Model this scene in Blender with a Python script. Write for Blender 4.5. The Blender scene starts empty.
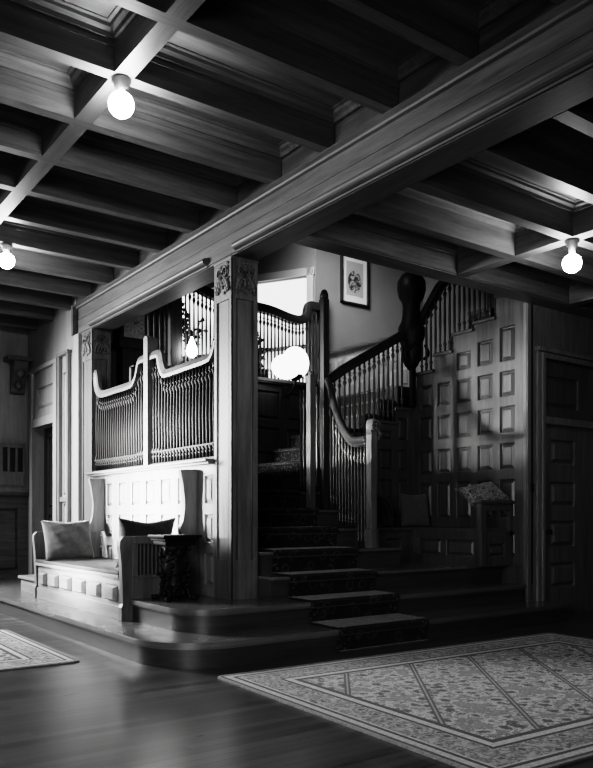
import bpy, bmesh, math, random
from mathutils import Vector, Matrix
random.seed(7)
C = bpy.context.scene.collection
PI = math.pi

# ------------------------------------------------------------------ materials
class NT:
    def __init__(s, name):
        s.m = bpy.data.materials.new(name); s.m.use_nodes = True
        s.t = s.m.node_tree; s.t.nodes.clear()
        s.out = s.n('ShaderNodeOutputMaterial')
    def n(s, kind, **kw):
        nd = s.t.nodes.new(kind)
        for k, v in kw.items(): setattr(nd, k, v)
        return nd
    def put(s, sock, v):
        if isinstance(v, bpy.types.NodeSocket): s.t.links.new(v, sock)
        else: sock.default_value = v
    def math(s, op, a, b=0.0, c=None, clamp=False):
        nd = s.n('ShaderNodeMath', operation=op, use_clamp=clamp)
        s.put(nd.inputs[0], a); s.put(nd.inputs[1], b)
        if c is not None: s.put(nd.inputs[2], c)
        return nd.outputs[0]
    def obj(s): return s.n('ShaderNodeTexCoord').outputs['Object']
    def mapping(s, v, scale):
        nd = s.n('ShaderNodeMapping'); s.put(nd.inputs['Vector'], v); nd.inputs['Scale'].default_value = scale
        return nd.outputs[0]
    def noise(s, v, scale, detail=4, rough=.6, dist=0.0):
        nd = s.n('ShaderNodeTexNoise'); s.put(nd.inputs['Vector'], v)
        nd.inputs['Scale'].default_value = scale; nd.inputs['Detail'].default_value = detail
        nd.inputs['Roughness'].default_value = rough; nd.inputs['Distortion'].default_value = dist
        return nd.outputs['Fac']
    def voro(s, v, scale, feature='F1', out='Distance'):
        nd = s.n('ShaderNodeTexVoronoi', feature=feature); s.put(nd.inputs['Vector'], v); nd.inputs['Scale'].default_value = scale
        return nd.outputs[out]
    def ramp(s, f, stops, interp='LINEAR'):
        nd = s.n('ShaderNodeValToRGB'); s.put(nd.inputs['Fac'], f); cr = nd.color_ramp; cr.interpolation = interp
        while len(cr.elements) < len(stops): cr.elements.new(.5)
        for e, (p, g) in zip(cr.elements, stops): e.position = p; e.color = (g, g, g, 1)
        return nd.outputs['Color']
    def mix(s, f, a, b):
        nd = s.n('ShaderNodeMix', data_type='FLOAT'); s.put(nd.inputs[0], f); s.put(nd.inputs[2], a); s.put(nd.inputs[3], b)
        return nd.outputs[0]
    def sep(s, v):
        nd = s.n('ShaderNodeSeparateXYZ'); s.put(nd.inputs[0], v); return nd.outputs
    def bsdf(s, col, rough=.5, spec=.5, bump=None, bstr=.2, bdist=.01, coat=0.0, metal=0.0, sheen=0.0):
        b = s.n('ShaderNodeBsdfPrincipled')
        if isinstance(col, (int, float)): col = (col, col, col, 1)
        s.put(b.inputs['Base Color'], col); s.put(b.inputs['Roughness'], rough)
        b.inputs['Specular IOR Level'].default_value = spec; b.inputs['Metallic'].default_value = metal
        b.inputs['Coat Weight'].default_value = coat; b.inputs['Coat Roughness'].default_value = .25
        b.inputs['Sheen Weight'].default_value = sheen
        if bump is not None:
            bn = s.n('ShaderNodeBump'); bn.inputs['Strength'].default_value = bstr; bn.inputs['Distance'].default_value = bdist
            s.put(bn.inputs['Height'], bump); s.t.links.new(bn.outputs[0], b.inputs['Normal'])
        s.t.links.new(b.outputs[0], s.out.inputs['Surface'])
        return s.m

def wood(name, axis, lo, hi, rough=.42, spec=.5, coat=.0):
    """planed oak with the grain running along one axis"""
    t = NT(name)
    geo = t.n('ShaderNodeNewGeometry').outputs['Position']
    sc = {'h': (1.3, 1.3, 22), 'x': (1.2, 16, 16), 'y': (16, 1.2, 16), 'z': (16, 16, 1.2)}[axis]
    v = t.mapping(geo, sc)
    n1 = t.noise(v, 1.0, 6, .62, .6)
    v2 = t.mapping(geo, tuple(q * 7 for q in sc)); n2 = t.noise(v2, 1.0, 3, .6)
    big = t.noise(geo, 1.3, 2, .5)
    f = t.math('ADD', t.math('MULTIPLY', n1, .65), t.math('MULTIPLY', n2, .25))
    f = t.math('ADD', f, t.math('MULTIPLY', big, .22))
    col = t.ramp(f, [(.38, lo), (.55, (lo + hi) / 2), (.72, hi)])
    return t.bsdf(col, t.mix(n1, rough - .07, rough + .1), spec, f, .12, .004, coat)

def plain(name, g, rough=.5, spec=.4, var=.15, scale=9, metal=0.0, sheen=0.0, bstr=.15):
    t = NT(name); n = t.noise(t.obj(), scale, 5, .6)
    col = t.ramp(n, [(.3, g * (1 - var)), (.7, g * (1 + var))])
    return t.bsdf(col, rough, spec, n, bstr, .01, metal=metal, sheen=sheen)

def glow(name, strength, g=1.0):
    t = NT(name); e = t.n('ShaderNodeEmission'); e.inputs['Color'].default_value = (g, g, g, 1); e.inputs['Strength'].default_value = strength
    t.t.links.new(e.outputs[0], t.out.inputs['Surface']); return t.m

WX = wood('oak_grain_along_x', 'x', .075, .20); WY = wood('oak_grain_along_y', 'y', .075, .20); WZ = wood('oak_grain_upright', 'z', .075, .20)
GIRD = wood('oak_girder', 'y', .07, .17, .5)
COL = wood('oak_column', 'z', .07, .19, .45)
PALE = wood('oak_pale_dado', 'z', .14, .28, .38)
BENCH = wood('oak_bench', 'y', .13, .28, .38)
BENCHD = wood('oak_bench_end', 'z', .10, .22, .4)
WCEIL = wood('oak_ceiling_boards', 'x', .10, .24, .5)
WBEAM = wood('oak_beam', 'x', .075, .19, .45)
WBEAMY = wood('oak_cross_beam', 'y', .09, .21, .45)
STEP = wood('oak_lit_tread', 'h', .10, .16, .24, .5, .35)  # tread oak lightened in colour, as if lit from above
RISER = wood('oak_shaded_riser', 'h', .045, .08, .38)  # same oak as the treads, darkened for shade on upright faces
SEATD = wood('oak_seat_board', 'y', .03, .07, .55, .25)
DARK = wood('dark_oak', 'z', .022, .06, .42)
DARKSP = wood('dark_spindle_oak', 'z', .03, .08, .3)
DARKX = wood('dark_oak_rail', 'x', .02, .05, .4)
MIDZ = wood('oak_screen_spindle', 'z', .010, .032, .5, .25)
RAILY = wood('oak_screen_rail', 'y', .11, .22, .38)
PANEL = wood('oak_nook_panel', 'z', .05, .13, .34)
WLEFT = wood('oak_hazed_left_wall', 'z', .28, .42, .5)  # oak lightened in colour to stand in for lamp haze at left
CARVED = plain('blackened_carved_wood', .010, .5, .35, .4, 30)
PLASTER = plain('grey_plaster', .24, .85, .2, .06, 3)
PLASTERL = plain('light_frame_paint', .5, .6, .3, .05, 3)
IRON = plain('dark_metal', .04, .35, .5, .2, 12, metal=.7)
BRASS = plain('tarnished_metal', .12, .35, .5, .2, 12, metal=.8)
BULB = glow('lit_globe', 75)
BULB2 = glow('lit_shade', 2.2)
FLAME = glow('lit_small_bulb', 12)
GLASSG = glow('bright_daylight_pane', 0.8)
BLIND = glow('sunlit_blind', 1.0)

def floor_mat():
    t = NT('oak_floorboards')
    geo = t.n('ShaderNodeNewGeometry').outputs['Position']
    x, y, z = t.sep(geo)
    b = t.math('DIVIDE', y, .075); i = t.math('FLOOR', b); fr = t.math('FRACT', b)
    cv = t.n('ShaderNodeCombineXYZ'); t.put(cv.inputs[0], t.math('FLOOR', t.math('ADD', t.math('DIVIDE', x, 1.6), t.math('MULTIPLY', i, .37)))); t.put(cv.inputs[1], i)
    wn = t.n('ShaderNodeTexWhiteNoise'); t.put(wn.inputs[0], cv.outputs[0])
    g = t.noise(t.mapping(geo, (1.5, 26, 1)), 1.0, 5, .6, .4)
    gap = t.math('LESS_THAN', fr, .035)
    f = t.math('ADD', t.math('MULTIPLY', g, .7), t.math('MULTIPLY', wn.outputs['Value'], .3))
    c = t.ramp(f, [(.25, .045), (.75, .12)])
    mx = t.n('ShaderNodeMix', data_type='RGBA'); t.put(mx.inputs[0], gap); t.put(mx.inputs[6], c); mx.inputs[7].default_value = (.012, .012, .012, 1)
    return t.bsdf(mx.outputs[2], t.mix(g, .22, .4), .5, t.math('SUBTRACT', f, gap), .12, .003, .15)
FLOOR = floor_mat()

def rug_mat(name, hx, hy, bw, k, lattice=True):
    """pile rug: fringe, banded border and a floral field crossed by diagonal lattice lines"""
    t = NT(name); o = t.obj(); x, y, z = t.sep(o)
    dx = t.math('SUBTRACT', hx, t.math('ABSOLUTE', x)); dy = t.math('SUBTRACT', hy, t.math('ABSOLUTE', y))
    d = t.math('MINIMUM', dx, dy)
    fl = t.voro(o, 10)
    nz = t.noise(o, 13, 4, .75, 2.2)
    nz2 = t.noise(o, 60, 2, .6)
    flor = t.ramp(t.math('ADD', t.math('MULTIPLY', fl, .55), t.math('MULTIPLY', nz, .9)), [(.56, .04 * k), (.62, .13 * k), (.68, .42 * k), (.76, .50 * k), (.80, .08 * k), (.88, .22 * k)])
    # border: bands by distance to the edge
    bmot = t.ramp(t.math('ADD', t.math('MULTIPLY', t.voro(o, 14), .6), t.math('MULTIPLY', nz, .7)), [(.48, .05 * k), (.56, .40 * k), (.68, .07 * k), (.78, .34 * k)])
    band = t.ramp(t.math('DIVIDE', d, bw), [(0, .22 * k), (.05, .03 * k), (.10, .42 * k), (.20, .02 * k), (.26, .42 * k), (.30, .9), (.72, .9), (.74, .02 * k), (.80, .46 * k), (.88, .46 * k), (.91, .02 * k)], 'CONSTANT')
    inband = t.math('MULTIPLY', t.math('GREATER_THAN', d, bw * .30), t.math('LESS_THAN', d, bw * .74))
    def mixc(f, a, b):
        m = t.n('ShaderNodeMix', data_type='RGBA'); t.put(m.inputs[0], f); t.put(m.inputs[6], a); t.put(m.inputs[7], b); return m.outputs[2]
    border = mixc(inband, band, bmot)
    field = flor
    if lattice:
        u = t.math('SUBTRACT', y, t.math('ADD', t.math('MULTIPLY', x, 1.35), .10))
        fr = t.math('ABSOLUTE', t.math('SUBTRACT', t.math('FRACT', t.math('DIVIDE', u, .80)), .5))
        ln = t.math('LESS_THAN', fr, .012); ln2 = t.math('LESS_THAN', fr, .04)
        field = mixc(ln2, field, (.045 * k, .045 * k, .045 * k, 1)); field = mixc(ln, field, (.26 * k, .26 * k, .26 * k, 1))
    isf = t.math('GREATER_THAN', d, bw)
    c = mixc(isf, border, field)
    sp = t.ramp(nz2, [(.3, .65), (.7, 1.2)])
    mm = t.n('ShaderNodeMix', data_type='RGBA', blend_type='MULTIPLY'); t.put(mm.inputs[0], 1.0); t.put(mm.inputs[6], c); t.put(mm.inputs[7], sp)
    return t.bsdf(mm.outputs[2], .95, .1, nz2, .5, .01, sheen=.2)

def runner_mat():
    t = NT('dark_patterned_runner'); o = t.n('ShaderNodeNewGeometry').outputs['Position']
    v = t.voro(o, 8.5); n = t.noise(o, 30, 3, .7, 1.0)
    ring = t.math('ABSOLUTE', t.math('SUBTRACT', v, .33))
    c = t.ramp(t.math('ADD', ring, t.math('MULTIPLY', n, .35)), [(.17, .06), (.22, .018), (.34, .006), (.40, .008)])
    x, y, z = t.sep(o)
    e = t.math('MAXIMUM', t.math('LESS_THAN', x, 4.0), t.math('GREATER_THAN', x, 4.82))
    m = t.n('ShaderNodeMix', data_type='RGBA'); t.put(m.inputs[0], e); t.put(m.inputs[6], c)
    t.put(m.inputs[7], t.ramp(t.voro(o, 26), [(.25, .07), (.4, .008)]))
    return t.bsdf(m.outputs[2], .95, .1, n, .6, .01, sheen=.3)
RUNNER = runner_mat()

def tapestry(name, a, b, scale, dist=2.0):
    t = NT(name); o = t.obj(); n = t.noise(o, scale, 3, .6, dist)
    c = t.ramp(n, [(.42, a), (.5, b), (.58, a)])
    w = t.noise(o, 160, 2, .5)
    return t.bsdf(c, .9, .15, w, .3, .004, sheen=.3)

# ------------------------------------------------------------------ mesh builder
ORG = {}
class MB:
    def __init__(s): s.v = []; s.f = []; s.sm = []
    def add(s, vs, fs, smooth=False):
        k = len(s.v); s.v += [tuple(p) for p in vs]
        for f in fs: s.f.append(tuple(i + k for i in f)); s.sm.append(smooth)
    def box(s, x0, x1, y0, y1, z0, z1, b=0.0):
        if x0 > x1: x0, x1 = x1, x0
        if y0 > y1: y0, y1 = y1, y0
        if z0 > z1: z0, z1 = z1, z0
        b = min(b, (x1 - x0) * .45, (y1 - y0) * .45, (z1 - z0) * .45)
        if b <= 0:
            s.add([(x, y, z) for z in (z0, z1) for y in (y0, y1) for x in (x0, x1)],
                  [(0, 2, 3, 1), (4, 5, 7, 6), (0, 1, 5, 4), (2, 6, 7, 3), (0, 4, 6, 2), (1, 3, 7, 5)])
            return s
        bm = bmesh.new(); bmesh.ops.create_cube(bm, size=1)
        for v in bm.verts: v.co = Vector(((x0 + x1) / 2 + v.co.x * (x1 - x0), (y0 + y1) / 2 + v.co.y * (y1 - y0), (z0 + z1) / 2 + v.co.z * (z1 - z0)))
        bmesh.ops.bevel(bm, geom=bm.edges[:], offset=b, segments=2, affect='EDGES', profile=.6)
        s.bm(bm); return s
    def bm(s, bm, smooth=False):
        bm.verts.index_update(); s.add([v.co[:] for v in bm.verts], [[v.index for v in f.verts] for f in bm.faces], smooth); bm.free()
    def extr(s, prof, axis, a0, a1, smooth=False):
        """2-D outline extruded along an axis; prof in the two other axes in xyz order"""
        n = len(prof)
        def P(u, v, a): return {'x': (a, u, v), 'y': (u, a, v), 'z': (u, v, a)}[axis]
        s.add([P(u, v, a0) for u, v in prof] + [P(u, v, a1) for u, v in prof],
              [tuple(range(n)), tuple(range(2 * n - 1, n - 1, -1))])
        s.add([P(u, v, a0) for u, v in prof] + [P(u, v, a1) for u, v in prof],
              [(i, (i + 1) % n, n + (i + 1) % n, n + i) for i in range(n)], smooth)
        return s
    def lathe(s, prof, cx=0, cy=0, seg=16, sq=None):
        """prof: (r, z) list"""
        vs = []; fs = []
        for r, z in prof:
            for k in range(seg):
                a = 2 * PI * k / seg; vs.append((cx + r * math.cos(a), cy + r * math.sin(a), z))
        for j in range(len(prof) - 1):
            for k in range(seg):
                fs.append((j * seg + k, j * seg + (k + 1) % seg, (j + 1) * seg + (k + 1) % seg, (j + 1) * seg + k))
        fs.append(tuple(range(seg))[::-1]); fs.append(tuple((len(prof) - 1) * seg + k for k in range(seg)))
        s.add(vs, fs, True); return s
    def tube(s, pts, r, seg=8):
        pts = [Vector(p) for p in pts]; n = len(pts); rs = r if isinstance(r, (list, tuple)) else [r] * n
        vs = []; fs = []; up = Vector((0, 0, 1))
        for i, p in enumerate(pts):
            t = (pts[min(i + 1, n - 1)] - pts[max(i - 1, 0)]).normalized()
            a = t.cross(up)
            if a.length < .05: a = t.cross(Vector((1, 0, 0)))
            a.normalize(); b = t.cross(a)
            for k in range(seg):
                w = 2 * PI * k / seg; vs.append(p + (a * math.cos(w) + b * math.sin(w)) * rs[i])
        for i in range(n - 1):
            for k in range(seg): fs.append((i * seg + k, i * seg + (k + 1) % seg, (i + 1) * seg + (k + 1) % seg, (i + 1) * seg + k))
        fs.append(tuple(range(seg))[::-1]); fs.append(tuple((n - 1) * seg + k for k in range(seg)))
        s.add(vs, fs, True); return s
    def ball(s, c, r, seg=12):
        bm = bmesh.new(); bmesh.ops.create_uvsphere(bm, u_segments=seg, v_segments=max(6, seg * 2 // 3), radius=1)
        if not isinstance(r, (tuple, list)): r = (r, r, r)
        for v in bm.verts: v.co = Vector((c[0] + v.co.x * r[0], c[1] + v.co.y * r[1], c[2] + v.co.z * r[2]))
        s.bm(bm, True); return s
    def sweep(s, pts, plane, c, w, h, cap=True):
        """moulded rail: rounded rectangle (w across the plane, h in it) swept along an in-plane polyline. plane 'x': pts=(y,z); plane 'y': pts=(x,z)"""
        P2 = [Vector(p) for p in pts]; n = len(P2)
        sec = [(-.5, -.5), (-.5, -.1), (-.38, .25), (-.25, .5), (.25, .5), (.38, .25), (.5, -.1), (.5, -.5)]
        vs = []; fs = []; m = len(sec)
        for i, p in enumerate(P2):
            t = (P2[min(i + 1, n - 1)] - P2[max(i - 1, 0)]).normalized(); nn = Vector((-t.y, t.x))
            if nn.y < -.2: nn = -nn
            for a, b in sec:
                q = p + nn * (b * h)
                vs.append((c + a * w, q.x, q.y) if plane == 'x' else (q.x, c + a * w, q.y))
        for i in range(n - 1):
            for k in range(m): fs.append((i * m + k, i * m + (k + 1) % m, (i + 1) * m + (k + 1) % m, (i + 1) * m + k))
        fs.append(tuple(range(m))); fs.append(tuple((n - 1) * m + k for k in range(m)))
        s.add(vs, fs); return s
    def panels(s, F, us, vs, openings, th=.03, bev=.03, raised=.012, skip=None, proud=False):
        """framed raised panels. F(u,v,n)->xyz with n the outward depth; us/vs: outer limits; openings: (u0,u1,v0,v1)"""
        U = sorted(set([us[0], us[1]] + [o[0] for o in openings] + [o[1] for o in openings]))
        V = sorted(set([vs[0], vs[1]] + [o[2] for o in openings] + [o[3] for o in openings]))
        def bx(u0, u1, v0, v1, n0, n1):
            s.add([F(u, v, n) for n in (n0, n1) for v in (v0, v1) for u in (u0, u1)],
                  [(0, 2, 3, 1), (4, 5, 7, 6), (0, 1, 5, 4), (2, 6, 7, 3), (0, 4, 6, 2), (1, 3, 7, 5)])
        for i in range(len(U) - 1):
            for j in range(len(V) - 1):
                cu = (U[i] + U[i + 1]) / 2; cv = (V[j] + V[j + 1]) / 2
                if U[i + 1] - U[i] < 1e-5 or V[j + 1] - V[j] < 1e-5: continue
                if any(o[0] < cu < o[1] and o[2] < cv < o[3] for o in openings): continue
                if skip and skip(cu, cv): continue
                bx(U[i], U[i + 1], V[j], V[j + 1], -th, 0)
        for (u0, u1, v0, v1) in openings:
            b = min(bev, (u1 - u0) * .22, (v1 - v0) * .22)
            rings = [(0, 0), (b * .2, -.004), (b * .32, -.026), (b * .55, -.028), (b * 1.4, -.028 + raised + .006), (b * 1.45, -.028 + raised + .012)]
            if proud: rings = [(0, 0), (b * .5, -.01), (b * .5, .006), (b * .6, .012), (b * 1.3, .040)]
            vv = []; ff = []
            for ins, n in rings:
                vv += [F(u0 + ins, v0 + ins, n), F(u1 - ins, v0 + ins, n), F(u1 - ins, v1 - ins, n), F(u0 + ins, v1 - ins, n)]
            for r in range(len(rings) - 1):
                for k in range(4): ff.append((r * 4 + k, r * 4 + (k + 1) % 4, r * 4 + 4 + (k + 1) % 4, r * 4 + 4 + k))
            q = (len(rings) - 1) * 4; ff.append((q, q + 1, q + 2, q + 3)); s.add(vv, ff)
        return s
    def build(s, name, mat, parent=None, org=None, bevel=0):
        xs, ys, zs = zip(*s.v)
        if org is None: org = Vector(((min(xs) + max(xs)) / 2, (min(ys) + max(ys)) / 2, min(zs)))
        org = Vector(org); me = bpy.data.meshes.new(name)
        me.from_pydata([tuple(Vector(p) - org) for p in s.v], [], s.f)
        me.polygons.foreach_set('use_smooth', s.sm)
        b2 = bmesh.new(); b2.from_mesh(me); bmesh.ops.recalc_face_normals(b2, faces=b2.faces[:]); b2.to_mesh(me); b2.free()
        me.materials.append(mat); me.update()
        o = bpy.data.objects.new(name, me); C.objects.link(o)
        ORG[o.name] = org
        if parent: o.parent = parent; o.location = org - ORG[parent.name]
        else: o.location = org
        if bevel:
            md = o.modifiers.new('bevel', 'BEVEL'); md.width = bevel; md.segments = 2; md.limit_method = 'ANGLE'
        return o

def empty(name, loc, label, cat, group=None):
    o = bpy.data.objects.new(name, None); C.objects.link(o); o.location = loc; o.empty_display_size = .1; ORG[o.name] = Vector(loc)
    return tag(o, label, cat, group)
def tag(o, label, cat, group=None):
    o['label'] = label; o['category'] = cat
    if group: o['group'] = group
    return o
def struct(o): o['kind'] = 'structure'; return o
def FX(x0, sgn=-1):   # plane x = x0 facing -x: u=y, v=z
    return lambda u, v, n: (x0 + sgn * n, u, v)
def FY(y0, sgn=-1):   # plane y = y0 facing -y: u=x, v=z
    return lambda u, v, n: (u, y0 + sgn * n, v)
def smooth(pts, k=6):
    out = []; P = [Vector(p) for p in pts]; n = len(P)
    for i in range(n - 1):
        a, b, c, d = P[max(i - 1, 0)], P[i], P[i + 1], P[min(i + 2, n - 1)]
        for j in range(k):
            t = j / k
            out.append(tuple(.5 * ((2 * b) + (c - a) * t + (2 * a - 5 * b + 4 * c - d) * t * t + (3 * b - a - 3 * c + d) * t ** 3)))
    out.append(tuple(P[-1])); return out
def copy_child(src, parent, loc, scale=None):
    c = src.copy(); C.objects.link(c); c.parent = parent; c.location = loc
    if scale: c.scale = scale
    return c
def interp(pts, u):
    pts = sorted(pts)
    if u <= pts[0][0]: return pts[0][1]
    for (a, za), (b, zb) in zip(pts, pts[1:]):
        if u <= b: return za + (zb - za) * (u - a) / max(b - a, 1e-6)
    return pts[-1][1]

def spindle_mesh(name, r=.014, mat=None):
    """unit-height turned spindle: square foot and head blocks, rings and a slender swelling shaft"""
    m = MB()
    prof = [(r * .8, 0), (r * .8, .06), (r * 1.25, .075), (r * .6, .09), (r * 1.5, .125), (r * .65, .16), (r * .75, .2), (r * 1.0, .45), (r * .7, .74),
            (r * .65, .80), (r * 1.5, .85), (r * .6, .89), (r * 1.25, .91), (r * .8, .925), (r * .8, 1.0)]
    m.lathe(prof, 0, 0, 8)
    me = bpy.data.meshes.new(name); me.from_pydata(m.v, [], m.f); me.polygons.foreach_set('use_smooth', m.sm); me.materials.append(mat); me.update()
    return me
def spindle(mesh, parent, x, y, z0, z1):
    o = bpy.data.objects.new('baluster', mesh); C.objects.link(o); o.parent = parent
    o.location = Vector((x, y, z0)) - ORG[parent.name]; o.scale = (1, 1, z1 - z0); return o
SP_MID = spindle_mesh('turned_spindle', .0195, MIDZ)
SP_DARK = spindle_mesh('dark_turned_spindle', .014, DARK)
SP_STAIR = spindle_mesh('stair_turned_spindle', .016, DARKSP)

# ------------------------------------------------------------------ floor and outer shell
struct(MB().box(-2.2, 9.6, -1.2, 11.6, -.1, 0).build('floor', FLOOR))

# left room coffered ceiling (boards at 3.95 with a moulded edge in every coffer)
XB = [(.25, .37), (1.81, 1.93)]; GX = 3.46
YB = [(4.30 + .66 * k) for k in range(-5, 11)]
m = MB().box(-2.2, GX, -1.2, 11.6, 3.95, 4.02)
xe = [(-2.2, -1.32)] ; xs_ = [(-1.2, .25), (.37, 1.81), (1.93, GX)]
ys_ = [(YB[i] + .09, YB[i + 1]) for i in range(len(YB) - 1)]
def coffer(m, x0, x1, y0, y1, zt, h=.07, w=.075):
    prof = [(0, -h), (w * .25, -h), (w * .3, -h * .6), (w * .62, -h * .38), (w * .7, -h * .12), (w, -h * .08), (w, .002)]
    rings = []
    for ins, dz in prof: rings.append([(x0 + ins, y0 + ins, zt + dz), (x1 - ins, y0 + ins, zt + dz), (x1 - ins, y1 - ins, zt + dz), (x0 + ins, y1 - ins, zt + dz)])
    vv = [p for r in rings for p in r]; ff = []
    for r in range(len(rings) - 1):
        for k in range(4): ff.append((r * 4 + k, r * 4 + (k + 1) % 4, r * 4 + 4 + (k + 1) % 4, r * 4 + 4 + k))
    m.add(vv, ff)
for a, b in xs_:
    for c, d in ys_: coffer(m, a, b, c, d, 3.95)
struct(m.build('ceiling', WCEIL))
# right room ceiling, lower
XR = [(5.44, 5.56), (7.16, 7.28)]
YR = [(4.28 - .57 * k) for k in range(0, 10)]
m = MB().box(3.72, 9.0, -1.2, 4.95, 3.58, 3.65)
xr = [(3.80, 5.44), (5.56, 7.16), (7.28, 9.0)]
yr = [(YR[i + 1] + .10, YR[i]) for i in range(len(YR) - 1)] + [(4.38, 4.93)]
for a, b in xr:
    for c, d in yr: coffer(m, a, b, c, d, 3.58, .06, .07)
struct(m.build('ceiling_right', WCEIL))
struct(MB().box(3.46, 9.0, 4.95, 11.6, 5.2, 5.3).build('ceiling_stair_hall', PLASTER))

ordn = ['nearest', 'second', 'third', 'fourth', 'fifth', 'sixth', 'seventh', 'eighth', 'ninth', 'tenth', 'eleventh', 'twelfth', 'thirteenth', 'fourteenth', 'fifteenth', 'sixteenth']
# beams of the left room
for i, y in enumerate(YB):
    if y < 2.2 or y > 11.3: continue
    m = MB().box(-2.2, GX, y, y + .09, 3.70, 3.95); m.box(-2.2, GX, y - .008, y + .098, 3.84, 3.858)
    b = m.build('oak_beam', WBEAM)
    k = i - 5
    if k == 0: lab = 'dark oak ceiling beam directly carrying the round lit globe lamp at upper left'
    elif k < 0: lab = f'dark oak left-room ceiling beam, {["first", "second", "third", "fourth", "fifth"][-k - 1]} on the near side of the lamp beam'
    else: lab = f'dark oak left-room ceiling beam, {(["first"] + ordn[1:])[k - 1]} one behind the lamp beam'
    tag(b, lab, 'ceiling beam', 'oak beams of the left room ceiling')
for j, (a, b_) in enumerate(XB):
    m = MB()
    for (c, d) in ys_: m.box(a, b_, c, d, 3.70, 3.95)
    o = m.build('oak_cross_beam', WBEAMY)
    tag(o, ['oak cross beam furthest left of the left room ceiling', 'oak cross beam crossing the left ceiling beams at the globe lamp'][j], 'ceiling beam')
# beams of the right room
for i, y in enumerate(YR[:8]):
    m = MB().box(3.72, 9.0, y, y + .10, 3.33, 3.58)
    b = m.build('oak_beam', WBEAM)
    tag(b, 'dark oak right-room ceiling beam, ' + ('next to the stair opening' if i == 0 else f'{ordn[i]} one from the stair opening'), 'ceiling beam', 'oak beams of the right room ceiling')
for j, (a, b_) in enumerate(XR):
    m = MB()
    for (c, d) in yr: m.box(a, b_, c, d, 3.33, 3.58)
    o = m.build('oak_cross_beam', WBEAMY)
    tag(o, ['oak cross beam above the right-hand globe lamp', 'oak cross beam at the far right of the right ceiling'][j], 'ceiling beam')

# girder
g = empty('oak_girder', (3.59, 4.0, 3.33), 'massive oak girder running diagonally overhead above the square column', 'girder')
m = MB(); m.box(3.46, 3.72, -1.2, 9.43, 3.345, 3.515).box(3.462, 3.72, -1.2, 9.43, 3.52, 3.70); m.box(3.47, 3.71, -1.2, 9.43, 3.33, 3.70)
m.build('beam_body', GIRD, g)
m = MB()
for a, b_ in [(-1.2, 9.38)]:
    m.extr([(3.46, 3.70), (3.405, 3.70), (3.40, 3.685), (3.43, 3.67), (3.435, 3.655), (3.46, 3.65)], 'y', a, b_)
m.box(3.40, 3.46, 9.38, 9.44, 3.33, 3.70)
m.build('crown_moulding', GIRD, g)
for a, b_ in ((-1.2, 5.62), (6.12, 8.92)):
    m = MB(); m.extr([(3.46 - .05 * math.sin(t * PI / 8) - .002, 3.35 + .034 * (1 - math.cos(t * PI / 8))) for t in range(9)][::-1] + [(3.47, 3.35), (3.47, 3.418)], 'y', a, b_)
    m.box(3.455, 3.475, a, b_, 3.335, 3.35); m.build('bead_moulding', GIRD, g)
m = MB()   # walling above the girder and the end of it
m.box(3.47, 3.72, -1.2, 9.43, 3.70, 3.99).box(3.5, 3.72, 4.95, 9.43, 3.99, 5.2)
struct(m.build('wall_over_girder', WY))
# header beam at the stair opening
h = empty('stair_header_beam', (5.2, 5.05, 3.33), 'long dark oak header beam across the stair opening, resting on the panelled block', 'beam')
MB().box(3.72, 9.0, 4.95, 5.15, 3.33, 3.70).build('beam_body', WX, h)
m = MB().box(3.74, 9.0, 4.925, 4.95, 3.50, 3.53).box(3.74, 9.0, 4.935, 4.95, 3.34, 3.36).box(3.74, 9.0, 5.15, 5.165, 3.34, 3.37); m.build('edge_moulding', WX, h)
struct(MB().box(3.72, 9.0, 4.97, 5.13, 3.70, 5.2).build('wall_over_header', PLASTER))

# ------------------------------------------------------------------ carved capital helper
def carve(m, plane, c, u0, u1, z0, z1):
    """leafy scrollwork in relief: scroll tubes, leaves and berries on one face"""
    def P(u, z, n): return (c - n, u, z) if plane == 'x' else (u, c - n, z)
    w = u1 - u0; h_ = z1 - z0; cu = (u0 + u1) / 2
    for s_ in (-1, 1):
        pts = []
        for k in range(15):
            t = k / 14; a = t * 2.2 * PI; r = w * .2 * (1 - .75 * t)
            pts.append(P(cu + s_ * (w * .22 - r * math.cos(a) * .9), z0 + h_ * .68 + r * math.sin(a) * 1.2, .012))
        m.tube(pts, [.011 - .004 * k / 14 for k in range(15)], 6)
        pts = [P(cu + s_ * w * (.06 + .34 * math.sin(t * PI * .5)), z0 + h_ * (.62 - .55 * t), .01) for t in [q / 8 for q in range(9)]]
        m.tube(pts, [.012 - .006 * q / 8 for q in range(9)], 6)
        for t, sz in ((.2, .9), (.42, 1.1), (.66, 1.0), (.9, .8)):
            u = cu + s_ * w * (.10 + .30 * math.sin(t * PI * .5)); z = z0 + h_ * (.6 - .5 * t)
            r3 = (.012, .018 * sz, .03 * sz) if plane == 'x' else (.018 * sz, .012, .03 * sz)
            m.ball(P(u + s_ * .008, z, .01), r3, 8); m.ball(P(u - s_ * .022, z - .01, .008), tuple(q * .8 for q in r3), 8)
    for q in range(5):
        a = q * 2 * PI / 5; m.ball(P(cu + .018 * math.cos(a), z0 + h_ * .82 + .018 * math.sin(a), .012), .011, 8)
    m.ball(P(cu, z0 + h_ * .82, .02), .012, 8)
    rr_ = random.Random(int(c * 100))
    for q in range(26):
        u = u0 + w * rr_.random(); z = z0 + h_ * rr_.random(); m.ball(P(u, z, .004), .008 + .009 * rr_.random(), 7)
    m.ball(P(cu, z0 + h_ * .35, .008), (.012, .014, .05) if plane == 'x' else (.014, .012, .05), 8)

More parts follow.
